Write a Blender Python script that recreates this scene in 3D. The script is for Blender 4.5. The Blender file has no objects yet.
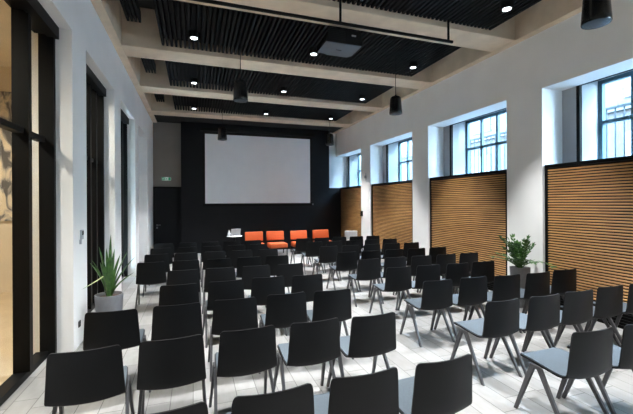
import bpy, bmesh, math, random
from mathutils import Vector, Matrix
random.seed(7)
R = math.radians
scn = bpy.context.scene
C = scn.collection

# ------------------------------------------------------------------ materials
def nodes(name):
    m = bpy.data.materials.new(name); m.use_nodes = True
    nt = m.node_tree
    return m, nt, nt.nodes, nt.links, nt.nodes['Principled BSDF']

def mat(name, col, rough=0.5, metal=0.0, var=0.0, scale=6.0, bump=0.0, bscale=80.0, stretch=(1, 1, 1), spec=0.5, emit=None, estr=0.0, coat=0.0):
    m, nt, N, L, p = nodes(name)
    p.inputs['Base Color'].default_value = (*col, 1)
    p.inputs['Roughness'].default_value = rough
    p.inputs['Metallic'].default_value = metal
    p.inputs['Specular IOR Level'].default_value = spec
    p.inputs['Coat Weight'].default_value = coat
    tc = N.new('ShaderNodeTexCoord'); mp = N.new('ShaderNodeMapping')
    mp.inputs['Scale'].default_value = stretch
    L.new(tc.outputs['Object'], mp.inputs['Vector'])
    if var > 0:
        n = N.new('ShaderNodeTexNoise'); n.inputs['Scale'].default_value = scale; n.inputs['Detail'].default_value = 6
        L.new(mp.outputs[0], n.inputs['Vector'])
        r = N.new('ShaderNodeValToRGB')
        r.color_ramp.elements[0].position = 0.3; r.color_ramp.elements[1].position = 0.7
        r.color_ramp.elements[0].color = (*[max(0, c * (1 - var)) for c in col], 1)
        r.color_ramp.elements[1].color = (*[min(1, c * (1 + var)) for c in col], 1)
        L.new(n.outputs['Fac'], r.inputs['Fac']); L.new(r.outputs['Color'], p.inputs['Base Color'])
    if bump > 0:
        n2 = N.new('ShaderNodeTexNoise'); n2.inputs['Scale'].default_value = bscale; n2.inputs['Detail'].default_value = 4
        L.new(mp.outputs[0], n2.inputs['Vector'])
        b = N.new('ShaderNodeBump'); b.inputs['Strength'].default_value = bump; b.inputs['Distance'].default_value = 0.01
        L.new(n2.outputs['Fac'], b.inputs['Height']); L.new(b.outputs[0], p.inputs['Normal'])
    if emit:
        p.inputs['Emission Color'].default_value = (*emit, 1); p.inputs['Emission Strength'].default_value = estr
    return m

def glass_mat(name, tint=(0.93, 0.97, 1.0), refl=0.08):
    m = bpy.data.materials.new(name); m.use_nodes = True
    nt = m.node_tree; N = nt.nodes; L = nt.links
    N.remove(N['Principled BSDF']); out = N['Material Output']
    t = N.new('ShaderNodeBsdfTransparent'); t.inputs[0].default_value = (*tint, 1)
    g = N.new('ShaderNodeBsdfGlossy'); g.inputs['Roughness'].default_value = 0.02
    mx = N.new('ShaderNodeMixShader')
    mx.inputs[0].default_value = refl; L.new(t.outputs[0], mx.inputs[1]); L.new(g.outputs[0], mx.inputs[2])
    L.new(mx.outputs[0], out.inputs['Surface'])
    return m

def floor_mat():
    m, nt, N, L, p = nodes('floor_planks')
    tc = N.new('ShaderNodeTexCoord'); mp = N.new('ShaderNodeMapping')
    mp.inputs['Rotation'].default_value = (0, 0, R(90)); mp.inputs['Location'].default_value = (0.05, 0.02, 0)
    L.new(tc.outputs['Object'], mp.inputs['Vector'])
    b = N.new('ShaderNodeTexBrick')
    b.inputs['Color1'].default_value = (0.30, 0.296, 0.288, 1); b.inputs['Color2'].default_value = (0.20, 0.196, 0.189, 1)
    b.inputs['Mortar'].default_value = (0.09, 0.088, 0.085, 1)
    b.inputs['Scale'].default_value = 1.0; b.inputs['Mortar Size'].default_value = 0.0035
    b.inputs['Brick Width'].default_value = 0.5; b.inputs['Row Height'].default_value = 0.205
    b.inputs['Bias'].default_value = -0.25
    b.offset = 0.37; b.offset_frequency = 2; b.squash = 1.35; b.squash_frequency = 3
    L.new(mp.outputs[0], b.inputs['Vector'])
    n = N.new('ShaderNodeTexNoise'); n.inputs['Scale'].default_value = 5.5; n.inputs['Detail'].default_value = 8
    mp2 = N.new('ShaderNodeMapping'); mp2.inputs['Scale'].default_value = (3, 1, 1)
    L.new(tc.outputs['Object'], mp2.inputs['Vector']); L.new(mp2.outputs[0], n.inputs['Vector'])
    r = N.new('ShaderNodeValToRGB'); r.color_ramp.elements[0].position = 0.3; r.color_ramp.elements[1].position = 0.72
    r.color_ramp.elements[0].color = (0.86, 0.85, 0.83, 1); r.color_ramp.elements[1].color = (1, 1, 1, 1)
    L.new(n.outputs['Fac'], r.inputs['Fac'])
    mx = N.new('ShaderNodeMix'); mx.data_type = 'RGBA'; mx.blend_type = 'MULTIPLY'; mx.inputs['Factor'].default_value = 1
    L.new(b.outputs['Color'], mx.inputs['A']); L.new(r.outputs['Color'], mx.inputs['B'])
    L.new(mx.outputs['Result'], p.inputs['Base Color'])
    p.inputs['Roughness'].default_value = 0.5; p.inputs['Specular IOR Level'].default_value = 0.35
    bp = N.new('ShaderNodeBump'); bp.inputs['Strength'].default_value = 0.25; bp.inputs['Distance'].default_value = 0.004; bp.invert = True
    L.new(b.outputs['Fac'], bp.inputs['Height']); L.new(bp.outputs[0], p.inputs['Normal'])
    return m

def wood_mat():
    m, nt, N, L, p = nodes('oak_slats')
    tc = N.new('ShaderNodeTexCoord'); mp = N.new('ShaderNodeMapping'); mp.inputs['Scale'].default_value = (6, 0.9, 14)
    L.new(tc.outputs['Object'], mp.inputs['Vector'])
    n = N.new('ShaderNodeTexNoise'); n.inputs['Scale'].default_value = 2.2; n.inputs['Detail'].default_value = 8; n.inputs['Distortion'].default_value = 0.6
    L.new(mp.outputs[0], n.inputs['Vector'])
    r = N.new('ShaderNodeValToRGB'); r.color_ramp.elements[0].position = 0.28; r.color_ramp.elements[1].position = 0.75
    r.color_ramp.elements[0].color = (0.33, 0.165, 0.055, 1); r.color_ramp.elements[1].color = (0.60, 0.34, 0.13, 1)
    L.new(n.outputs['Fac'], r.inputs['Fac']); L.new(r.outputs['Color'], p.inputs['Base Color'])
    p.inputs['Roughness'].default_value = 0.5
    return m

def mural_mat():
    m, nt, N, L, p = nodes('mural_paint')
    tc = N.new('ShaderNodeTexCoord'); mp = N.new('ShaderNodeMapping'); mp.inputs['Scale'].default_value = (1.9, 1, 0.9)
    L.new(tc.outputs['Object'], mp.inputs['Vector'])
    n = N.new('ShaderNodeTexNoise'); n.inputs['Scale'].default_value = 2.6; n.inputs['Detail'].default_value = 4; n.inputs['Distortion'].default_value = 1.3
    L.new(mp.outputs[0], n.inputs['Vector'])
    r = N.new('ShaderNodeValToRGB'); e = r.color_ramp.elements
    e[0].position = 0.40; e[0].color = (0.10, 0.09, 0.08, 1)
    e[1].position = 0.60; e[1].color = (0.62, 0.50, 0.34, 1)
    a = e.new(0.47); a.color = (0.30, 0.27, 0.23, 1)
    a = e.new(0.53); a.color = (0.50, 0.42, 0.31, 1)
    L.new(n.outputs['Fac'], r.inputs['Fac']); L.new(r.outputs['Color'], p.inputs['Base Color'])
    p.inputs['Roughness'].default_value = 0.8
    return m

def leaf_mat(name, c0, c1):
    m, nt, N, L, p = nodes(name)
    tc = N.new('ShaderNodeTexCoord')
    n = N.new('ShaderNodeTexNoise'); n.inputs['Scale'].default_value = 14; n.inputs['Detail'].default_value = 4
    L.new(tc.outputs['Object'], n.inputs['Vector'])
    r = N.new('ShaderNodeValToRGB'); r.color_ramp.elements[0].position = 0.35; r.color_ramp.elements[1].position = 0.7
    r.color_ramp.elements[0].color = (*c0, 1); r.color_ramp.elements[1].color = (*c1, 1)
    L.new(n.outputs['Fac'], r.inputs['Fac']); L.new(r.outputs['Color'], p.inputs['Base Color'])
    p.inputs['Roughness'].default_value = 0.35
    return m

M = {}
M['white'] = mat('white_plaster', (0.82, 0.815, 0.80), 0.85, var=0.03, scale=1.5, bump=0.05, bscale=40)
M['white_dim'] = mat('dimmed_white_plaster', (0.33, 0.335, 0.34), 0.85, var=0.05, scale=2, bump=0.08, bscale=50)  # white outer jambs, colour darkened to hold down the strong sky light
M['concrete'] = mat('warm_concrete', (0.62, 0.505, 0.375), 0.8, var=0.13, scale=2.2, bump=0.12, bscale=25)
M['floor'] = floor_mat()
M['slab'] = mat('dark_slab', (0.03, 0.029, 0.028), 0.9, var=0.2)
M['slat_black'] = mat('black_slat_paint', (0.004, 0.004, 0.0043), 0.7, var=0.15, scale=3, spec=0.15)
M['backing'] = mat('black_felt', (0.004, 0.004, 0.004), 0.95)
M['black_wall'] = mat('black_wall_paint', (0.005, 0.0055, 0.0075), 0.6, var=0.12, scale=1.2, spec=0.25)
M['grey_wall'] = mat('grey_brown_plaster', (0.26, 0.235, 0.21), 0.85, var=0.06, scale=1.3)
M['black_metal'] = mat('black_frame_metal', (0.003, 0.003, 0.003), 0.5, spec=0.14, var=0.1, scale=5)
M['anthracite'] = mat('anthracite_frame', (0.04, 0.095, 0.125), 0.45, metal=0.1, var=0.08)
M['glass'] = glass_mat('window_glass')
M['wood'] = wood_mat()
M['wood_dark'] = mat('oak_back', (0.016, 0.008, 0.003), 0.85, var=0.3)
M['chair_black'] = mat('black_polypropylene', (0.0055, 0.0055, 0.006), 0.47, var=0.08, scale=4, bump=0.05, bscale=600, spec=0.2)
M['chair_seat'] = mat('blue_grey_fabric', (0.050, 0.066, 0.080), 0.75, var=0.1, scale=60, bump=0.15, bscale=300)
M['chair_leg'] = mat('grey_powder_coat', (0.062, 0.062, 0.066), 0.42, metal=0.25, var=0.06, bump=0.03, bscale=500)
M['orange'] = mat('orange_upholstery', (0.50, 0.085, 0.014), 0.7, var=0.06, scale=30, bump=0.1, bscale=200)
M['screen'] = mat('projection_cloth', (0.88, 0.90, 0.93), 0.9, var=0.02, scale=2)
M['plastic_white'] = mat('white_plastic', (0.75, 0.76, 0.78), 0.4, var=0.03)
M['plastic_grey'] = mat('grey_plastic', (0.35, 0.365, 0.38), 0.5, var=0.05)
M['proj_silver'] = mat('projector_silver', (0.085, 0.105, 0.125), 0.4, metal=0.2, var=0.08)
M['speaker'] = mat('speaker_black', (0.006, 0.006, 0.0065), 0.25, var=0.1)
M['grille'] = mat('speaker_grille', (0.035, 0.05, 0.065), 0.5, metal=0.3, var=0.2, scale=90, bump=0.4, bscale=150)
M['chrome'] = mat('brushed_steel', (0.62, 0.62, 0.62), 0.3, metal=1.0, var=0.05)
M['pot_grey'] = mat('grey_fibre_clay', (0.205, 0.205, 0.215), 0.75, var=0.12, scale=9, bump=0.15, bscale=60)
M['soil'] = mat('potting_soil', (0.05, 0.03, 0.02), 0.95, var=0.4, scale=40, bump=0.6, bscale=60)
M['leaf'] = leaf_mat('agave_leaf', (0.022, 0.075, 0.012), (0.075, 0.17, 0.035))
M['leaf_pale'] = leaf_mat('pale_leaf', (0.25, 0.33, 0.13), (0.42, 0.46, 0.24))
M['leaf_zz'] = leaf_mat('zamia_leaf', (0.018, 0.07, 0.012), (0.085, 0.20, 0.04))
M['exit_green'] = mat('exit_sign_green', (0.02, 0.30, 0.14), 0.4, emit=(0.05, 0.6, 0.3), estr=0.1)
M['exit_white'] = mat('exit_sign_white', (0.8, 0.85, 0.82), 0.4, emit=(0.8, 1, 0.9), estr=0.1)
M['lamp'] = mat('led_lens', (0.9, 0.95, 1.0), 0.3, emit=(0.86, 0.94, 1.0), estr=3.0)
M['lamp_warm'] = mat('warm_lamp_lens', (1, 0.85, 0.6), 0.3, emit=(1.0, 0.78, 0.5), estr=6.0)
M['beige'] = mat('beige_plaster', (0.60, 0.50, 0.36), 0.85, var=0.06, scale=1.1)
M['beige_floor'] = mat('beige_floor', (0.50, 0.38, 0.24), 0.6, var=0.08, scale=2)
M['mural'] = mural_mat()
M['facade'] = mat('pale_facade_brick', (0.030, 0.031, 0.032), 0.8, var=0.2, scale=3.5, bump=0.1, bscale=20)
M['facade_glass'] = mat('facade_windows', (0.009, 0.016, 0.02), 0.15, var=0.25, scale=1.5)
M['paving'] = mat('street_paving', (0.12, 0.12, 0.12), 0.85, var=0.15, scale=4)
M['rail'] = mat('galvanised_rail', (0.012, 0.02, 0.024), 0.6, metal=0.0, var=0.1)

# ------------------------------------------------------------------ mesh helpers
def bx(bm, x0, x1, y0, y1, z0, z1):
    v = [bm.verts.new(p) for p in ((x0, y0, z0), (x1, y0, z0), (x1, y1, z0), (x0, y1, z0), (x0, y0, z1), (x1, y0, z1), (x1, y1, z1), (x0, y1, z1))]
    for f in ((0, 3, 2, 1), (4, 5, 6, 7), (0, 1, 5, 4), (1, 2, 6, 5), (2, 3, 7, 6), (3, 0, 4, 7)):
        bm.faces.new([v[i] for i in f])
    return v

def loft(bm, rings, close=True):
    vs = [[bm.verts.new(p) for p in r] for r in rings]
    n = len(vs[0])
    for a, b in zip(vs, vs[1:]):
        for i in range(n):
            j = (i + 1) % n
            bm.faces.new((a[i], a[j], b[j], b[i]))
    if close:
        bm.faces.new(list(reversed(vs[0]))); bm.faces.new(vs[-1])

def lathe(bm, prof, cx=0, cy=0, seg=28, close=True):
    loft(bm, [[(cx + r * math.cos(2 * math.pi * i / seg), cy + r * math.sin(2 * math.pi * i / seg), z) for i in range(seg)] for r, z in prof], close)

def tube(bm, pts, rad, seg=8):
    pts = [Vector(p) for p in pts]; rs = rad if isinstance(rad, (list, tuple)) else [rad] * len(pts)
    rings = []
    for i, p in enumerate(pts):
        t = (pts[min(i + 1, len(pts) - 1)] - pts[max(i - 1, 0)]).normalized()
        u = t.cross(Vector((0, 0, 1)))
        if u.length < 1e-3: u = t.cross(Vector((0, 1, 0)))
        u.normalize(); w = t.cross(u).normalized()
        rings.append([p + (u * math.cos(2 * math.pi * k / seg) + w * math.sin(2 * math.pi * k / seg)) * rs[i] for k in range(seg)])
    loft(bm, rings)

def rbox(bm, x0, x1, y0, y1, z0, z1, r=0.02, seg=3):
    b2 = bmesh.new(); bx(b2, x0, x1, y0, y1, z0, z1)
    bmesh.ops.bevel(b2, geom=b2.edges[:], offset=r, segments=seg, affect='EDGES', profile=0.5)
    me = bpy.data.meshes.new('tmp'); b2.to_mesh(me); b2.free(); bm.from_mesh(me); bpy.data.meshes.remove(me)

def obj(name, bm, m, parent=None, loc=(0, 0, 0), smooth=False, bevel=0.0):
    bmesh.ops.recalc_face_normals(bm, faces=bm.faces[:])
    if bevel > 0:
        bmesh.ops.bevel(bm, geom=[e for e in bm.edges if len(e.link_faces) == 2 and e.calc_face_angle(0) > 0.6], offset=bevel, segments=2, affect='EDGES', profile=0.5)
    me = bpy.data.meshes.new(name); bm.to_mesh(me); bm.free()
    o = bpy.data.objects.new(name, me); C.objects.link(o)
    me.materials.append(M[m])
    if smooth:
        for p in me.polygons: p.use_smooth = True
        me.set_sharp_from_angle(angle=R(40))
    o.location = loc
    if parent: o.parent = parent
    return o

def boxes(*bs):
    bm = bmesh.new()
    for b in bs: bx(bm, *b)
    return bm

def tag(o, label, cat, group=None):
    o['label'] = label; o['category'] = cat
    if group: o['group'] = group
    return o

def thing(name, label, cat, loc=(0, 0, 0), rz=0.0, group=None):
    o = bpy.data.objects.new(name, None); C.objects.link(o)
    o.location = loc; o.rotation_euler = (0, 0, rz); o.empty_display_size = 0.1
    return tag(o, label, cat, group)

def struct(name, bm, m, parent=None, **k):
    o = obj(name, bm, m, parent, **k)
    if not parent: o['kind'] = 'structure'
    return o

def struct_empty(name):
    o = bpy.data.objects.new(name, None); C.objects.link(o); o['kind'] = 'structure'; return o

def dup(root, loc, rz=0.0, label=None, group=None):
    r = root.copy(); C.objects.link(r); r.location = loc; r.rotation_euler = (0, 0, rz)
    if label: r['label'] = label
    if group: r['group'] = group
    for ch in list(root.children):
        c = ch.copy(); C.objects.link(c); c.parent = r
        for g in list(ch.children):
            d = g.copy(); C.objects.link(d); d.parent = c
    return r

# ------------------------------------------------------------------ the room
XL, XR, YB, YN = -1.48, 6.0, 15.0, -3.0     # wall faces, rear wall behind the screen, wall behind the camera
ZB, ZS = 5.0, 5.8                           # underside of beams, slab
struct('floor', boxes((-1.9, 6.5, YN, YB, -0.15, 0)), 'floor')
struct('ceiling', boxes((-1.9, 7.08, YN, YB + 0.3, ZS, ZS + 0.2)), 'slab')

# left wall: piers and spandrel, four openings
PITCH, PW = 3.38, 0.63
lp = [(5.41, 6.04), (8.01, 8.64), (10.61, 11.24), (13.2, YB), (2.15, 2.81), (-1.35, -0.72)]
bm = boxes((-1.95, XL, YN, YB, 4.15, ZS))
for a, b in lp: bx(bm, -1.95, XL, a, b, 0, 4.15)
bx(bm, -1.95, -1.79, 11.24, 13.2, 0, 4.15)
bx(bm, -1.95, -1.79, YN, 2.15, 0, 4.15)
struct('wall_left', bm, 'white')
# right wall
rp = [(4.90, 5.69), (8.28, 9.03), (11.66, 12.44), (1.52, 2.31), (-1.9, -1.1)]
niche = [(2.31, 4.90), (5.69, 8.28), (9.03, 11.66), (12.44, YB), (-1.1, 1.52)]
bm = boxes((XR, 6.5, YN, YB, 3.97, ZS))
for a, b in rp: bx(bm, XR, 6.5, a, b, 0, 3.97)
bx(bm, XR, 6.5, YN, -1.9, 0, 3.97)
bx(bm, 6.14, 6.5, YN, YB, 0, 2.46)
struct('wall_right', bm, 'white')
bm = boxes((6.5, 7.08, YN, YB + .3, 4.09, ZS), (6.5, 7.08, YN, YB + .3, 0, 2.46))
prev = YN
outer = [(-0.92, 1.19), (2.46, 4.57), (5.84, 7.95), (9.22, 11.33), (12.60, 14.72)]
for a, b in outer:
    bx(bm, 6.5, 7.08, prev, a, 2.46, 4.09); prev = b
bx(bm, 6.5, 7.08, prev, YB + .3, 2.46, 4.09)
struct('wall_right_outer', bm, 'white_dim')
# rear wall (behind the screen) and the wall behind the camera
struct('wall_back', boxes((-1.95, 2.5, YB, YB + .3, 0, ZS)), 'grey_wall')
struct('wall_back_right', boxes((2.5, 6.5, YB, YB + .3, 0, ZS)), 'white')
struct('wall_front', boxes((-1.95, 6.5, YN - .2, YN, 0, ZS)), 'white')
# black projection wall and its side return
struct('wall_screen', boxes((-0.47, 5.53, 14.6, 14.98, 0, 5.02)), 'black_wall')
struct('trim_1', boxes((5.53, 6.07, 14.62, 14.98, 0, 2.56)), 'black_wall')
struct('trim_2', boxes((XL, 5.99, 13.68, 14.99, 5.03, 5.12)), 'backing')
# concrete ledges along both walls
struct('trim_3', boxes((XL, -1.33, YN, YB, ZB, ZS)), 'concrete')
struct('trim_4', boxes((5.84, XR, YN, YB, ZB, ZS)), 'concrete')
beams = [(-2.45, -1.88), (0.12, 0.69), (2.72, 3.29), (5.32, 5.90), (7.88, 8.45), (10.48, 11.06), (13.10, 13.68)]
for i, (a, b) in enumerate(beams):
    bm = boxes((-1.33, 5.84, a, b, ZB, ZS))
    struct('ceiling_beam', bm, 'concrete', bevel=0.012)

# door in the rear wall
d1 = struct_empty('door_1'); d1.location = (-0.96, YB, 0)
obj('door_leaf', boxes((-0.46, 0.46, -0.045, 0, 0.0, 2.5)), 'black_wall', d1)
obj('door_frame', boxes((-0.52, -0.46, -0.06, 0, 0, 2.56), (0.46, 0.488, -0.06, 0, 0, 2.56), (-0.46, 0.46, -0.06, 0, 2.5, 2.56)), 'black_metal', d1)
bm = bmesh.new(); lathe(bm, [(0.024, 0), (0.024, 0.012)], seg=16)
for v in bm.verts: v.co = Vector((v.co.x, -0.045 - v.co.z, v.co.y))
for v in bm.verts: v.co += Vector((-0.385, 0, 1.10))
tube(bm, [(-0.385, -0.055, 1.10), (-0.385, -0.095, 1.10), (-0.365, -0.10, 1.10), (-0.25, -0.10, 1.10)], 0.009)
bx(bm, -0.41, -0.36, -0.055, -0.045, 0.97, 1.03)
obj('door_handle', bm, 'chrome', d1, smooth=True)

# ------------------------------------------------------------------ right windows
for i, (a, b) in enumerate(reversed(outer[1:])):
    w = struct_empty('window_%d' % (i + 1)); w.location = (7.0, (a + b) / 2, 2.46)
    hw = (b - a) / 2; H = 1.63
    bm = bmesh.new(); n = 4
    bx(bm, -.04, .04, -hw, -hw + .07, 0, H); bx(bm, -.04, .04, hw - .07, hw, 0, H)
    bx(bm, -.04, .04, -hw + .07, hw - .07, 0, .07); bx(bm, -.04, .04, -hw + .07, hw - .07, H - .07, H)
    obj('window_frame', bm, 'anthracite', w)
    for k in range(1, n):
        y = -hw + .035 + (2 * hw - .07) * k / n
        obj('mullion', boxes((-.035, .035, y - .028, y + .028, .07, H - .07)), 'anthracite', w)
    obj('transom', boxes((-.036, .036, -hw + .07, hw - .07, 0.835, 0.895)), 'anthracite', w)
    obj('pane', boxes((-.004, .004, -hw + .05, hw - .05, .05, H - .05)), 'glass', w)
    bm = boxes((-.52, -.46, hw - .005, hw + .055, 0, 1.52), (-.52, -.46, -hw - .055, -hw + .005, 0, 1.52), (-.52, -.48, -hw - .05, hw + .05, 1.50, 1.525))
    obj('inner_trim', bm, 'black_metal', w)

# ------------------------------------------------------------------ left glazing
lo = [(2.81, 5.41), (6.04, 8.01), (8.64, 10.61)]
for i, (a, b) in enumerate(lo):
    w = struct_empty('window_%d' % (i + 5)); w.location = (-1.79, a, 0)
    W = b - a; H = 4.15
    bm = boxes((-.08, .12, 0, .06, 0, H), (-.04, .125, W - .055, W, 0, H), (-.08, .05, .06, W - .055, 0, .07), (-.08, .08, .06, W - .055, H - .12, H))
    obj('window_frame', bm, 'black_metal', w)
    for k in ((.60, 1.95) if i == 0 else (.40, .80, 1.20, 1.60)):
        obj('mullion', boxes((-.08, .075, k, k + .08, .07, H - .12)), 'black_metal', w)
    obj('transom', boxes((-.06, .03, .06, W - .055, 2.68, 2.74)), 'black_metal', w)
    obj('pane', boxes((-.055, -.047, .04, W - .04, .04, H - .1)), 'glass', w)
    obj('blind_box', boxes((.055, .17, .0, W - .01, 4.0, 4.148)), 'black_metal', w)

# the beige room beyond the left glazing
struct('wall_lobby', boxes((-6.2, -1.96, 9.6, 9.8, 0, ZS), (-6.4, -6.2, 0, 9.8, 0, ZS), (-6.2, -1.96, -.2, 0, 0, ZS)), 'beige')
struct('floor_lobby', boxes((-6.4, -1.9, -.2, 9.8, -.15, 0)), 'beige_floor')
struct('ceiling_lobby', boxes((-6.4, -1.95, -.2, 9.8, 4.9, 5.1)), 'beige')
struct('wall_corridor', boxes((-3.4, -3.2, 9.8, YB + .3, 0, ZS), (-3.2, -1.95, 13.0, 13.2, 0, ZS)), 'grey_wall')
tag(obj('mural', boxes((-6.1, -3.56, 9.55, 9.575, 1.55, 4.35)), 'mural'), 'grey and ochre painted mural on beige wall seen through the left glazing', 'mural')
for i, (x, y) in enumerate([(-3.25, 6.95), (-3.6, 3.2)]):
    bm = bmesh.new(); lathe(bm, [(.085, 4.80), (.085, 4.9)], x, y, 20)
    t = thing('downlight', ['warm ceiling lamp glowing behind the tall left glazing', 'warm ceiling lamp nearer the camera beyond the left glazing'][i], 'lamp', (x, y, 4.8))
    bm = bmesh.new(); lathe(bm, [(.09, 0.0), (.09, .10)], 0, 0, 20); obj('housing', bm, 'black_metal', t, smooth=True)
    bm = bmesh.new(); lathe(bm, [(.07, -.012), (.07, -.001)], 0, 0, 20); obj('lens', bm, 'lamp_warm', t)

def add_light(name, kind, loc, energy, color, **k):
    l = bpy.data.lights.new(name, kind); l.energy = energy; l.color = color
    for a, b in k.items(): setattr(l, a, b)
    o = bpy.data.objects.new(name, l); C.objects.link(o); o.location = loc
    return o
for x, y in [(-3.25, 6.95), (-3.6, 3.2)]:
    add_light('lobby_lamp_light', 'SPOT', (x, y, 4.75), 420, (1.0, 0.88, 0.70), shadow_soft_size=0.08, spot_size=R(150), spot_blend=0.6)

# ------------------------------------------------------------------ slatted ceiling rafts
bays = [(3.29, 5.32), (5.90, 7.88), (8.45, 10.48), (11.06, 13.10), (.69, 2.72), (-1.88, .12)]
names_bay = ['the bay nearest the camera', 'the bay with the projector', 'the third bay back', 'the bay nearest the screen', 'the bay overhead', 'the bay behind the camera']
for i, (a, b) in enumerate(bays):
    bm = bmesh.new(); x = -0.60; p = 0.0835
    while x < 5.21:
        bx(bm, x, x + .043, a + .005, b - .03, 5.08, 5.23); x += p
    o = obj('slatted_ceiling_panel', bm, 'slat_black')
    bm = boxes((-.6, 5.22, a + .01, b - .04, 5.23, 5.26))
    y0 = a + .3
    while y0 < b:
        for xx in (0.2, 2.3, 4.6): bx(bm, xx - .01, xx + .01, y0 - .01, y0 + .01, 5.26, ZS)
        y0 += 1.2
    obj('backing_board', bm, 'backing', o)
    tag(o, 'wide black slatted ceiling raft over ' + names_bay[i], 'ceiling panel', 'black slatted ceiling rafts')
    bm = bmesh.new()
    for k in range(4): bx(bm, -1.09 + k * .062, -1.09 + k * .062 + .036, a + .02, b - .90, 5.08, 5.23)
    bx(bm, -1.09, -.868, a + .02, b - .92, 5.23, 5.26)
    for yy in (a + .2, b - 1.1): bx(bm, -1.0, -.98, yy - .01, yy + .01, 5.26, ZS)
    obj('slat_strip', bm, 'slat_black', o)

# ------------------------------------------------------------------ downlights
LX = [0.01, 2.35, 4.73]; LXn = ['left', 'middle', 'right']
LY = [(4.47, names_bay[0]), (7.07, names_bay[1]), (9.70, names_bay[2]), (12.30, names_bay[3]), (1.85, names_bay[4]), (-0.78, names_bay[5])]
first = None
SPOT = 770
for y, bn in LY:
    for x, xn in zip(LX, LXn):
        lab = xn + ' round downlight under black slats in ' + bn
        if first is None:
            t = first = thing('downlight', lab, 'lamp', (x, y, 4.97), group='downlights in the slatted ceiling')
            bm = bmesh.new(); lathe(bm, [(.066, .010), (.070, .002), (.092, .0), (.098, .012), (.098, .112)], 0, 0, 24); obj('housing', bm, 'slat_black', t, smooth=True)
            bm = bmesh.new(); lathe(bm, [(.064, .001), (.064, .009)], 0, 0, 24); obj('lens', bm, 'lamp', t)
        else:
            dup(first, (x, y, 4.97), 0, lab)
        add_light('downlight_beam', 'SPOT', (x, y, 4.945), SPOT, (0.97, 0.985, 1.0), spot_size=R(66), spot_blend=0.7, shadow_soft_size=0.045)

# ------------------------------------------------------------------ wooden panels under the windows
plabel = ['slatted oak acoustic panel nearest the camera on the right', 'slatted oak acoustic panel second from the camera, beside grey planter', 'slatted oak acoustic panel third from the camera', 'slatted oak acoustic panel farthest from the camera beside black wall']
for i, (a, b) in enumerate(niche[:4]):
    t = thing('wood_slat_panel', plabel[i], 'wall panel', (6.08, a, 0), group='slatted oak panels')
    W = b - a - .02
    if i == 3: W = 14.60 - a
    bm = bmesh.new(); z = 0.33
    while z < 2.49:
        # each slat a rounded batten
        pr = [(0.0, z), (-.032, z + .003), (-.038, z + .009), (-.038, z + .017), (-.032, z + .024), (0.0, z + .027)]
        loft(bm, [[(px, .07, pz) for px, pz in pr], [(px, W - .05, pz) for px, pz in pr]])
        z += 0.0462
    obj('slats', bm, 'wood', t)
    obj('backing', boxes((0.0, .02, .02, W, .30, 2.52)), 'wood_dark', t)
    obj('frame', boxes((-.05, .03, 0.02, .065, 0, 2.57), (-.05, .03, W - .045, W, 0, 2.57), (-.05, .03, .065, W - .045, 2.515, 2.57)), 'black_metal', t)
    bm = boxes((-.03, .03, .065, W - .045, 0, .30))
    for k in range(6): bx(bm, -.045, -.03, .065, W - .045, .03 + k * .045, .05 + k * .045)
    obj('plinth', bm, 'black_metal', t)

# ------------------------------------------------------------------ projection screen
t = thing('projection_screen', 'large white projection screen hung on the black wall', 'screen', (2.52, 14.59, 0))
obj('screen_cloth', boxes((-2.12, 2.12, -.05, -.04, 1.91, 4.60)), 'screen', t)
obj('screen_border', boxes((-2.2, 2.2, -.04, -.03, 1.85, 4.70)), 'backing', t)
obj('bottom_bar', boxes((-2.22, 2.22, -.07, -.02, 1.80, 1.90)), 'black_metal', t)
obj('roller_case', boxes((-2.3, 2.3, -.14, 0, 4.70, 4.82)), 'backing', t)
obj('bar_cap', boxes((2.22, 2.25, -.075, -.015, 1.83, 1.89)), 'plastic_grey', t)

# exit sign
t = thing('exit_sign', 'small green emergency exit sign above the black door', 'sign', (-1.01, YB, 2.865))
obj('sign_box', boxes((-.16, .16, -.05, 0, -.062, .062)), 'exit_white', t)
bm = boxes((-.155, -.06, -.054, -.05, -.055, .055), (.07, .155, -.054, -.05, -.055, .055))
obj('sign_face', bm, 'exit_green', t)
bm = bmesh.new()   # white arrow and running figure between the green fields
bx(bm, -.135, -.08, -.057, -.054, -.008, .008)
for s in (-1, 1):
    v = [bm.verts.new(p) for p in ((-.14, -.057, 0), (-.115, -.057, s * .035), (-.10, -.057, s * .035), (-.12, -.057, 0))]; bm.faces.new(v)
obj('arrow', bm, 'exit_white', t)
bm = bmesh.new(); pts = [((-.01, .02), (.015, -.012)), ((.015, -.012), (.04, -.05)), ((.01, -.012), (-.015, -.03)), ((-.015, -.03), (-.045, -.03)), ((-.01, .02), (.03, .008)), ((-.01, .02), (-.04, .01))]
for (x0, z0), (x1, z1) in pts: tube(bm, [(x0, -.052, z0), (x1, -.052, z1)], .007, 6)
lathe(bm, [(.012, -.006), (.012, .006)], -.02, -.052, 10)
for v in bm.verts[-20:]: v.co.z += .045
obj('running_figure', bm, 'exit_green', t)

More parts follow.
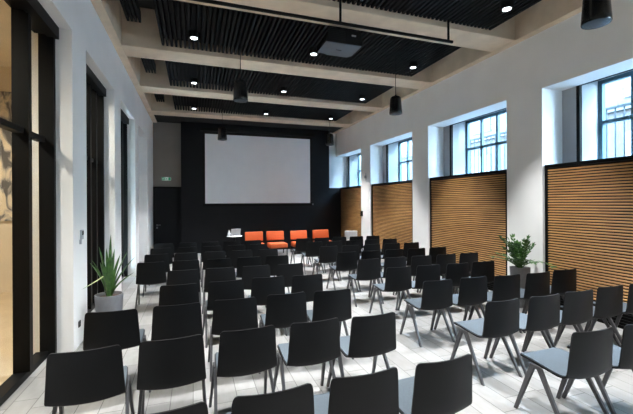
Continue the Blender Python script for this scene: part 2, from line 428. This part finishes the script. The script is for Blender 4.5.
# small fittings on the walls
t = thing('thermostat', 'small grey wall thermostat on the nearest left pier', 'switch', (XL, 5.74, 1.42))
obj('case', boxes((0, .025, -.045, .045, 0, .13)), 'plastic_grey', t, bevel=.004)
obj('display', boxes((.025, .028, -.03, .03, .06, .115)), 'speaker', t)
obj('card_slot', boxes((0, .02, -.07, -.03, -.06, 0.0)), 'plastic_grey', t)
tag(obj('wall_socket', boxes((XL, XL + .012, 5.60, 5.68, .25, .33)), 'speaker'), 'black wall socket low on the nearest left pier', 'socket')
tag(obj('wall_plate', boxes((5.95, 5.998, 12.28, 12.43, 1.40, 1.60)), 'speaker', bevel=.004), 'small black control box on the right pier beside the far oak panel', 'control box')
t = thing('wall_sensor', 'little steel sensor high on the far right pier', 'sensor', (6.0, 12.02, 2.86))
obj('sensor_body', boxes((-.06, 0, -.05, .05, -.05, .05)), 'plastic_grey', t, bevel=.01)
obj('bracket', boxes((-.02, 0, -.02, .02, -.13, .14)), 'chrome', t)

# ------------------------------------------------------------------ projector and lighting bar
t = thing('projector', 'black ceiling projector with silver underside hung below the slats', 'projector', (2.47, 6.02, 4.66))
bm = bmesh.new(); loft(bm, [[(-.34, -.27, 0), (.34, -.27, 0), (.34, .27, 0), (-.34, .27, 0)], [(-.345, -.275, .03), (.345, -.275, .03), (.345, .275, .03), (-.345, .275, .03)], [(-.25, -.262, .24), (.32, -.262, .24), (.32, .22, .24), (-.25, .22, .24)], [(-.22, -.24, .26), (.29, -.24, .26), (.29, .19, .26), (-.22, .19, .26)]]); obj('body', bm, 'slat_black', t, bevel=.006)
bm = bmesh.new()
v = [(-.33, -.26), (.33, -.26), (.33, .16), (.27, .255), (-.12, .255), (-.2, .21), (-.33, .21)]
loft(bm, [[(x, y, -.012) for x, y in v], [(x, y, .004) for x, y in v]]); obj('underside', bm, 'proj_silver', t)
bm = bmesh.new(); lathe(bm, [(.075, 0), (.07, .06)], 0, 0, 20)
for v in bm.verts: v.co = Vector((.02 + v.co.x, .26 + v.co.z, .13 + v.co.y))
obj('lens', bm, 'chrome', t, smooth=True)
obj('rear_vents', boxes(*[(-.30, .02, -.276, -.27, .05 + k * .03, .063 + k * .03) for k in range(6)]), 'backing', t)
obj('connector_plate', boxes((.14, .22, -.278, -.268, .14, .165)), 'plastic_grey', t)
obj('ceiling_mount', boxes((-.12, .12, -.12, .12, .25, .30), (-.03, .03, -.03, .03, .30, .44), (-.15, .15, -.15, .15, .42, .435)), 'black_metal', t)
obj('badge', boxes((-.05, .05, -.02, .0, -.0145, -.012)), 'speaker', t)

t = thing('lighting_bar', 'long black tubular lighting bar hung below the nearest concrete beam', 'lighting bar', (0, 5.25, 4.725))
bm = bmesh.new(); tube(bm, [(-.55, 0, 0), (4.32, 0, 0)], .026, 12); obj('tube', bm, 'black_metal', t, smooth=True)
for x in (.14, 2.19, 4.235):
    bm = bmesh.new(); tube(bm, [(x, 0, .0), (x, 0, .51)], .02, 10); obj('hanger_rod', bm, 'black_metal', t, smooth=True)

# ------------------------------------------------------------------ pendant loudspeakers
sp = [(.83, 6.85, 'black pendant loudspeaker hung left of the projector'), (4.14, 6.85, 'black pendant loudspeaker hung right of the projector near the right wall'),
      (.81, 11.2, 'small distant black pendant loudspeaker over the left of the screen'), (4.27, 11.2, 'small distant black pendant loudspeaker at the right edge of the screen'),
      (4.12, 2.72, 'large near black pendant loudspeaker cropped by the top edge')]
first = None
for x, y, lab in sp:
    if first: dup(first, (x, y, 3.82), 0, lab); continue
    t = first = thing('pendant_speaker', lab, 'loudspeaker', (x, y, 3.82), group='pendant loudspeakers')
    bm = bmesh.new(); lathe(bm, [(.125, .006), (.133, 0), (.138, .012), (.135, .06), (.118, .30), (.108, .355), (.085, .375), (.03, .382)], 0, 0, 32); obj('body', bm, 'speaker', t, smooth=True)
    bm = bmesh.new(); lathe(bm, [(.02, -.012), (.09, -.010), (.125, -.001), (.126, .008)], 0, 0, 32); obj('grille', bm, 'grille', t, smooth=True)
    bm = bmesh.new(); tube(bm, [(0, 0, .38), (0, 0, 1.262)], .0065, 8); obj('cable', bm, 'black_metal', t)
    bm = bmesh.new(); lathe(bm, [(.02, .375), (.016, .42)], 0, 0, 12); obj('cable_gland', bm, 'black_metal', t, smooth=True)

# ------------------------------------------------------------------ audience chairs
def shell_grid(rows, nt=13):
    """rows: (y, z, half_width, concavity, side_rise) -> grid of points, sheet bent round the sitter"""
    ts = [-1 + 2 * k / (nt - 1) for k in range(nt)]
    return [[Vector((hw * t, y + cv * t * t, z + zr * t * t)) for t in ts] for y, z, hw, cv, zr in rows]

def sheet(bm, g, th):
    """thicken a grid of points downward/backward by th and close the rim"""
    nr, nc = len(g), len(g[0]); top = []; bot = []
    for i in range(nr):
        a, b = [], []
        for j in range(nc):
            du = g[min(i + 1, nr - 1)][j] - g[max(i - 1, 0)][j]; dv = g[i][min(j + 1, nc - 1)] - g[i][max(j - 1, 0)]
            n = dv.cross(du).normalized()
            a.append(bm.verts.new(g[i][j])); b.append(bm.verts.new(g[i][j] + n * th))
        top.append(a); bot.append(b)
    for i in range(nr - 1):
        for j in range(nc - 1):
            bm.faces.new((top[i][j], top[i][j + 1], top[i + 1][j + 1], top[i + 1][j])); bm.faces.new((bot[i][j], bot[i + 1][j], bot[i + 1][j + 1], bot[i][j + 1]))
    for i in range(nr - 1):
        for j in (0, nc - 1): bm.faces.new((top[i][j], top[i + 1][j], bot[i + 1][j], bot[i][j]))
    for j in range(nc - 1):
        for i in (0, nr - 1): bm.faces.new((top[i][j], bot[i][j], bot[i][j + 1], top[i][j + 1]))

seat_rows = [(.350, .470, .140, 0, .004), (.348, .478, .182, 0, .005), (.335, .486, .208, 0, .006), (.300, .490, .222, 0, .008), (.19, .487, .232, 0, .010), (.09, .478, .239, 0, .012), (-.01, .469, .244, 0, .014), (-.07, .463, .247, .003, .018), (-.11, .463, .249, .008, .022), (-.14, .469, .250, .014, .025), (-.160, .481, .250, .020, .024)]
back_rows = [(-.160, .481, .250, .020, .024), (-.171, .499, .249, .027, .020), (-.179, .530, .247, .032, .013), (-.188, .60, .242, .037, .004), (-.197, .68, .237, .040, 0), (-.205, .77, .231, .041, 0), (-.208, .824, .227, .041, 0), (-.2085, .848, .222, .039, 0), (-.209, .861, .212, .037, 0), (-.2092, .867, .196, .032, 0)]

def leg_bm(p0, p1, w0, w1, t0, t1):
    bm = bmesh.new(); rings = []
    for p, w, tt in ((p0, w0, t0), (p1, w1, t1)):
        rings.append([(p[0] - tt, p[1] - w, p[2]), (p[0] + tt, p[1] - w, p[2]), (p[0] + tt, p[1] + w, p[2]), (p[0] - tt, p[1] + w, p[2])])
    loft(bm, rings); return bm

def make_chair(name, label, cat, loc, group, seat_m='chair_seat', shell_m='chair_black', leg_m='chair_leg'):
    t = thing(name, label, cat, loc, 0, group)
    bm = bmesh.new(); sheet(bm, shell_grid(seat_rows), .013); obj('seat', bm, shell_m, t, smooth=True)
    bm = bmesh.new(); sheet(bm, shell_grid(back_rows), .013); obj('backrest', bm, shell_m, t, smooth=True)
    pad = [(y, z + .008, hw * .965, cv, zr) for y, z, hw, cv, zr in seat_rows[1:]] + [(-.163, .515, .238, .028, .016)]
    bm = bmesh.new(); sheet(bm, shell_grid(pad), .007); obj('seat_pad', bm, seat_m, t, smooth=True)
    for s in (-1, 1):
        obj('leg', leg_bm((s * .236, .170, .468), (s * .262, .335, 0), .026, .016, .013, .011), leg_m, t, bevel=.003)
        obj('leg', leg_bm((s * .236, .115, .468), (s * .262, -.165, 0), .026, .016, .013, .011), leg_m, t, bevel=.003)
    bm = bmesh.new(); rbox(bm, -.250, -.222, .085, .200, .440, .474, .008, 2); rbox(bm, .222, .250, .085, .200, .440, .474, .008, 2)
    bx(bm, -.223, .223, .12, .16, .444, .464)
    obj('under_frame', bm, leg_m, t)
    return t

ordw = ['first', 'second', 'third', 'fourth', 'fifth', 'sixth', 'seventh', 'eighth', 'ninth']
def chair_label(block, row, k):
    rr = 'nearest row to the camera' if row == 2 else ('farthest row by the screen' if row == 10 else ordw[row - 2] + ' row from the camera')
    kk = 'at the aisle' if k == 0 else ordw[k] + ' from the aisle'
    return 'black shell chair in %s block, %s, %s' % (block, rr, kk)

proto = None
def place(block, row, k, x, y, an):
    global proto
    lab = chair_label(block, row, k)
    rz = R(an + 1.0 + random.uniform(-.5, .5))
    if proto is None:
        proto = make_chair('auditorium_chair', lab, 'chair', (x, y, 0), 'rows of black chairs'); proto.rotation_euler.z = rz; return
    dup(proto, (x, y, 0), rz, lab)

CH = '''l20 1.563 2.011 1.4;l21 0.982 2.011 0.5;l22 0.410 1.992 0.4;l30 1.572 3.021 0.7;l31 1.001 3.040 1.1;l32 0.410 3.040 2.2;l33 -0.172 3.021 0.8;l34 -0.753 2.992 2.0;l40 1.563 4.031 -2.0;l41 1.001 4.060 -0.3;l42 0.419 4.031 -0.3;l43 -0.172 4.003 -0.4;l44 -0.762 3.984 -2.7;l50 1.544 5.013 0;l51 0.982 5.051 -0.6;l52 0.391 5.003 3.1;l53 -0.191 4.984 -0.9;l60 1.553 6.032 0;l61 0.972 6.042 0;l62 0.391 6.042 0.0;l63 -0.172 6.042 0;l70 1.553 7.062 0;l71 1.001 7.052 0.0;l72 0.429 7.043 0;l73 -0.152 7.052 0;l74 -0.734 7.052 0;l80 1.572 8.129 0;l81 0.991 8.129 0;l82 0.410 8.129 0.0;l83 -0.172 8.129 0.0;l84 -0.743 8.129 0.0;l90 1.534 9.206 0;l91 0.982 9.206 0.0;l92 0.400 9.206 0.0;l93 -0.172 9.206 0.0;l94 -0.743 9.206 0.0;l100 1.56 10.245 0;l101 0.985 10.245 0;l102 0.410 10.245 0;l103 -0.172 10.245 0;l104 -0.762 10.245 0.0;r20 3.059 2.068 -1.7;r30 3.088 3.002 -0.2;r31 3.688 3.002 -0.4;r32 4.250 3.021 -0.8;r33 4.841 3.059 -0.5;r40 3.078 4.060 -1.5;r41 3.669 4.060 -1.0;r42 4.222 4.012 -2.1;r43 4.794 4.003 0.1;r44 5.394 4.041 -4.0;r50 3.116 5.099 -0.2;r51 3.679 5.099 -0.1;r52 4.250 5.070 -0.6;r53 4.813 5.079 -3.4;r60 3.059 6.032 0.0;r61 3.621 6.042 0;r62 4.203 6.042 0;r63 4.775 6.032 0;r64 5.337 6.032 0.0;r70 3.054 7.043 0;r71 3.628 7.052 0;r72 4.202 7.062 0;r73 4.775 7.052 0;r74 5.349 7.052 0;r80 3.054 8.129 0;r81 3.628 8.129 0;r82 4.202 8.129 0;r83 4.775 8.129 0;r84 5.349 8.129 0;r90 3.050 9.206 0;r91 3.621 9.206 0;r92 4.193 9.206 0;r93 4.765 9.206 0;r94 5.337 9.206 0;r100 3.050 10.245 0;r101 3.621 10.245 0;r102 4.193 10.245 0;r104 5.337 10.245 0;l23 -0.172 1.992 0;r21 3.640 2.049 -1.5;r34 5.413 3.050 -1;r103 4.765 10.245 0'''
for rec in CH.split(';'):
    key, x, y, an = rec.split()
    place('left' if key[0] == 'l' else 'right', int(key[1:-1]), int(key[-1]), float(x), float(y) + .165, float(an))

# ------------------------------------------------------------------ orange armchairs by the screen
ox = [2.12, 2.93, 3.86, 4.77]; first = None
for k, x in enumerate(ox):
    lab = 'orange lounge chair facing the rows, ' + ['leftmost of the four', 'second of four from the left', 'third of four from the left', 'rightmost of the four'][k]
    if first: dup(first, (x, 13.45, 0), 0, lab); continue
    t = first = thing('lounge_chair', lab, 'chair', (x, 13.45, 0), 0, 'orange chairs below the screen')
    bm = bmesh.new(); rbox(bm, -.335, .335, -.045, .045, -.175, .175, .03, 3)
    o = obj('backrest', bm, 'orange', t, (0, .16, .665), smooth=True); o.rotation_euler.x = R(-10)
    bm = bmesh.new(); rbox(bm, -.335, .335, -.50, .10, .26, .43, .035, 3); obj('seat', bm, 'orange', t, smooth=True)
    for s in (-1, 1):
        for yy, top in ((-.44, .27), (.13, .80)):
            bm = bmesh.new(); bx(bm, s * .315 - .015, s * .315 + .015, yy - .015, yy + .015, 0, top if yy < 0 else .50); obj('leg', bm, 'black_metal', t)
    bm = bmesh.new(); bx(bm, -.33, .33, -.455, -.425, .235, .26); bx(bm, -.33, .33, .115, .145, .235, .262)
    for s in (-1, 1):
        bx(bm, s * .315 - .012, s * .315 + .012, -.44, .13, .235, .26)
        tube(bm, [(s * .315, .13, .45), (s * .315, .235, .80)], .013, 8)
    obj('frame', bm, 'black_metal', t)

# light grey chair by the far right window
t = thing('armchair', 'light grey armchair at far right beside the black wall end', 'chair', (5.70, 12.75, 0), R(-22))
bm = bmesh.new(); rbox(bm, -.24, .24, -.03, .03, -.17, .17, .028, 3); o = obj('backrest', bm, 'plastic_white', t, (0, -.22, .69), smooth=True); o.rotation_euler.x = R(14)
bm = bmesh.new(); rbox(bm, -.25, .25, -.22, .26, .42, .47, .02, 3); obj('seat', bm, 'plastic_white', t, smooth=True)
for sx in (-1, 1):
    for yy in (-.2, .22):
        bm = bmesh.new(); tube(bm, [(sx * .21, yy * .9, .43), (sx * .23, yy * 1.1, 0)], [.015, .011], 8); obj('leg', bm, 'chrome', t)
    bm = bmesh.new(); tube(bm, [(sx * .23, -.19, .44), (sx * .235, -.225, .60)], .012, 8); obj('back_post', bm, 'chrome', t)

# ------------------------------------------------------------------ side table with laptop and drinks
TX, TY = 1.37, 13.3
t = thing('side_table', 'small round white pedestal table left of the orange chairs', 'table', (TX, TY, 0))
bm = bmesh.new(); lathe(bm, [(.25, .715), (.275, .722), (.275, .732), (.265, .738)], 0, 0, 36); obj('table_top', bm, 'plastic_white', t, smooth=True)
bm = bmesh.new(); lathe(bm, [(.03, .02), (.03, .717)], 0, 0, 16); obj('pole', bm, 'black_metal', t, smooth=True)
bm = bmesh.new(); lathe(bm, [(.24, 0), (.24, .008), (.05, .022), (.03, .03)], 0, 0, 28); obj('base', bm, 'black_metal', t, smooth=True)
t = thing('laptop', 'silver laptop with pale open lid on the small white table', 'laptop', (TX + .03, TY - .02, .738), R(8))
bm = bmesh.new(); rbox(bm, -.16, .16, -.02, .20, 0, .016, .005, 2); obj('keyboard_base', bm, 'plastic_grey', t)
bm = bmesh.new(); rbox(bm, -.17, .17, -.006, .006, 0, .25, .004, 2); o = obj('lid', bm, 'plastic_white', t, (0, -.02, .012)); o.rotation_euler.x = R(14)
t = thing('glass_carafe', 'clear carafe on the white table just left of the laptop', 'carafe', (TX - .19, TY - .02, .738))
bm = bmesh.new(); lathe(bm, [(.045, 0), (.052, .02), (.05, .09), (.028, .15), (.03, .19)], 0, 0, 20); obj('carafe_body', bm, 'plastic_white', t, smooth=True)
bm = bmesh.new(); lathe(bm, [(.028, .19), (.028, .21), (.01, .22)], 0, 0, 16); obj('stopper', bm, 'chrome', t, smooth=True)
for x, y, lab in ((-.13, .215, 'white cup behind the carafe on the small table'), (-.13, -.20, 'white cup nearest the camera on the small table')):
    t = thing('cup', lab, 'cup', (TX + x, TY + y, .738), 0, 'cups on the small table')
    bm = bmesh.new(); lathe(bm, [(.028, 0), (.034, .01), (.04, .09), (.036, .09), (.03, .015)], 0, 0, 18); obj('cup_body', bm, 'plastic_white', t, smooth=True)
    bm = bmesh.new(); tube(bm, [(.036, 0, .07), (.06, 0, .065), (.06, 0, .035), (.034, 0, .025)], .005, 6); obj('cup_handle', bm, 'plastic_white', t)

# ------------------------------------------------------------------ plants
def blade(bm, az, reach, height, w, droop=0.0, base_r=.03, twist=0.0):
    """fleshy channelled leaf: rises to `height`, leans out by `reach`"""
    n = 9; d = Vector((math.cos(az), math.sin(az), 0)); s = Vector((-math.sin(az), math.cos(az), 0)); rings = []
    for i in range(n + 1):
        q = i / n
        c = d * (base_r + reach * q ** 1.5) + Vector((0, 0, height * (q - droop * q * q)))
        ww = w * (0.55 + 1.3 * q) * (1 - q) ** 0.75 + .0008 if q > 0 else w * .5
        th = .010 * (1 - q) + .0012
        up = (d * -.6 + Vector((0, 0, .5))).normalized()
        rings.append([c - s * ww + up * ww * .35, c - up * th * .2, c + s * ww + up * ww * .35, c - up * (th + .002)])
    loft(bm, rings)

t = thing('agave_plant', 'spiky green agave in a round grey pot by the left wall', 'plant', (-1.195, 6.02, 0))
bm = bmesh.new(); lathe(bm, [(.152, 0), (.158, .01), (.186, .56), (.188, .58), (.172, .58), (.168, .50)], 0, 0, 40); obj('pot', bm, 'pot_grey', t, smooth=True)
bm = bmesh.new(); lathe(bm, [(.169, .50), (.169, .535), (.06, .55)], 0, 0, 28); obj('soil', bm, 'soil', t, smooth=True)
lv = [(80, .04, .92, .030, 0), (150, .14, .74, .030, 0), (215, .20, .58, .034, 0), (165, .24, .60, .030, .15), (20, .22, .66, .032, 0), (-15, .34, .62, .032, .05), (-30, .38, .42, .030, .1),
      (-70, .20, .62, .034, 0), (-110, .16, .66, .034, 0), (250, .18, .55, .036, 0), (60, .2, .6, .032, 0), (110, .2, .7, .03, 0), (-50, .12, .72, .034, 0), (-90, .06, .55, .036, 0)]
for az, re, he, w, dr in lv:
    bm = bmesh.new(); blade(bm, R(az), re, he, w * 1.15, dr); obj('leaf', bm, 'leaf', t, (0, 0, .53), smooth=True)
bm = bmesh.new(); blade(bm, R(246), .50, -.13, .022, 0, 0.0); o = obj('leaf', bm, 'leaf_pale', t, (-.02, -.03, .90), smooth=True); o['label'] = 'pale yellow drooping leaf'

def frond(bm, az, reach, height, droop, n=9, ls=.092):
    d = Vector((math.cos(az), math.sin(az), 0)); s = Vector((-math.sin(az), math.cos(az), 0)); pts = []
    for i in range(n + 1):
        q = i / n; pts.append(d * (.02 + reach * q ** 1.4) + Vector((0, 0, height * (q - droop * q ** 3))))
    tube(bm, pts, [.009 * (1 - .75 * i / n) for i in range(n + 1)], 6)
    for i in range(2, n + 1):
        p = pts[i]; tg = (pts[i] - pts[i - 1]).normalized()
        for sd in ((-1, 1) if i < n else (-1, 0, 1)):
            ax = (tg * .75 + s * sd * .9 + Vector((0, 0, random.uniform(-.1, .3)))).normalized()
            L = ls * random.uniform(.8, 1.15); nn = ax.cross(s if sd == 0 else tg).normalized(); wv = ax.cross(nn).normalized()
            vs = []
            prof = [(0, .1), (.25, .75), (.5, 1), (.75, .75), (1, .05)]
            up = [bm.verts.new(p + ax * L * a + wv * L * .24 * b + nn * .004 * b) for a, b in prof]
            mid = [bm.verts.new(p + ax * L * a - nn * .003) for a, b in prof]
            lo_ = [bm.verts.new(p + ax * L * a - wv * L * .24 * b + nn * .004 * b) for a, b in prof]
            for q in range(4):
                bm.faces.new((up[q], up[q + 1], mid[q + 1], mid[q])); bm.faces.new((mid[q], mid[q + 1], lo_[q + 1], lo_[q]))

t = thing('potted_zamioculcas', 'leafy green plant in a tall grey planter against the right pier', 'plant', (5.62, 5.05, 0))
bm = bmesh.new()
def sq(h, z, r=.03):
    pts = []
    for cx, cy, a0 in ((1, 1, 0), (-1, 1, 90), (-1, -1, 180), (1, -1, 270)):
        for k in range(4):
            a = R(a0 + 30 * k); pts.append((cx * (h - r) + r * math.cos(a), cy * (h - r) + r * math.sin(a), z))
    return pts
loft(bm, [sq(.10, 0), sq(.102, .01), sq(.128, .71), sq(.128, .72), sq(.112, .72), sq(.109, .65)]); obj('pot', bm, 'pot_grey', t, smooth=True)
bm = bmesh.new(); loft(bm, [sq(.108, .63), sq(.108, .68)]); obj('soil', bm, 'soil', t)
fr = [(161, .46, .36, .35), (165, .33, .66, .08), (140, .26, .60, .05), (188, .24, .52, .05), (-19, .13, .58, .0), (-25, .20, .46, .05), (215, .40, .40, .3), (120, .34, .36, .3), (-84, .55, .40, .62), (250, .20, .56, .05), (95, .12, .60, 0), (-110, .40, .40, .5), (172, .14, .42, .0), (280, .12, .44, .0), (200, .30, .28, .2), (150, .20, .52, .02), (178, .32, .48, .15), (130, .15, .54, 0), (-5, .07, .52, 0), (212, .22, .50, .05), (160, .40, .30, .25), (60, .10, .46, 0)]
for az, re, he, dr in fr:
    bm = bmesh.new(); frond(bm, R(az), re, he * .94, dr); obj('frond', bm, 'leaf_zz', t, (0, 0, .68), smooth=False)

# ------------------------------------------------------------------ outside the right-hand windows
struct('street', boxes((7.1, 40, -12, 40, 2.2, 2.4)), 'paving')
t = thing('railing', 'grey metal railing outside the right hand windows', 'railing', (8.9, 4.0, 2.4))
obj('top_rail', boxes((-.025, .025, 0, 16.6, 1.58, 1.63)), 'rail', t)
obj('bottom_rail', boxes((-.02, .02, 0, 16.6, .12, .15)), 'rail', t)
b0 = None
for k in range(93):
    y = .06 + k * .178
    if b0 is None: b0 = obj('baluster', boxes((-.011, .011, -.011, .011, 0, 1.6)), 'rail', t, (0, y, 0))
    else:
        c = b0.copy(); C.objects.link(c); c.parent = t; c.location = (0, y, 0)
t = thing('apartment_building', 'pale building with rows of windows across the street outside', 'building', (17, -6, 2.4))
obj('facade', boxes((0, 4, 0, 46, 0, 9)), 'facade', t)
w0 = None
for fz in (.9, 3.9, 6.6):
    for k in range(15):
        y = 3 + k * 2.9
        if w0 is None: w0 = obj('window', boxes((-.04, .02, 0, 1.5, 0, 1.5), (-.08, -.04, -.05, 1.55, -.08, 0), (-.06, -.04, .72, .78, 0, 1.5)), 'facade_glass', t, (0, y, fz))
        else:
            c = w0.copy(); C.objects.link(c); c.parent = t; c.location = (0, y, fz)
for fz in (3.3, 6.1):
    obj('ledge', boxes((-.25, 0, .5, 45.5, fz, fz + .15)), 'facade', t)

# ------------------------------------------------------------------ sky, camera, view
w = bpy.data.worlds.new('sky'); scn.world = w; w.use_nodes = True
nt = w.node_tree; bg = nt.nodes['Background']
tc = nt.nodes.new('ShaderNodeTexCoord'); sx = nt.nodes.new('ShaderNodeSeparateXYZ'); rp_ = nt.nodes.new('ShaderNodeValToRGB')
nt.links.new(tc.outputs['Generated'], sx.inputs[0]); nt.links.new(sx.outputs['Z'], rp_.inputs['Fac'])
rp_.color_ramp.elements[0].color = (0.66, 0.86, 1.0, 1); rp_.color_ramp.elements[1].color = (0.36, 0.66, 1.0, 1)
nt.links.new(rp_.outputs['Color'], bg.inputs['Color']); bg.inputs['Strength'].default_value = 40.0

cd = bpy.data.cameras.new('camera'); cam = bpy.data.objects.new('camera', cd); C.objects.link(cam)
cam.location = (0, 0, 1.9)
cam.matrix_world = Matrix.Translation((0, 0, 1.9)) @ Matrix.Rotation(R(-18.7), 4, 'Z') @ Matrix.Rotation(R(90), 4, 'X') @ Matrix.Rotation(R(-0.3), 4, 'Z')
cd.sensor_width = 36; cd.sensor_fit = 'HORIZONTAL'; cd.lens = 36 * 361 / 633; cd.shift_y = -3.8 / 633; cd.clip_start = 0.05; cd.clip_end = 200
scn.camera = cam
scn.view_settings.view_transform = 'Standard'; scn.view_settings.look = 'None'
scn.view_settings.exposure = 0.9; scn.view_settings.gamma = 1.0; scn.view_settings.use_curve_mapping = False
scn.cycles.use_denoising = True
scn.cycles.max_bounces = 8; scn.cycles.diffuse_bounces = 5; scn.cycles.transparent_max_bounces = 12
scn.cycles.sample_clamp_indirect = 6.0
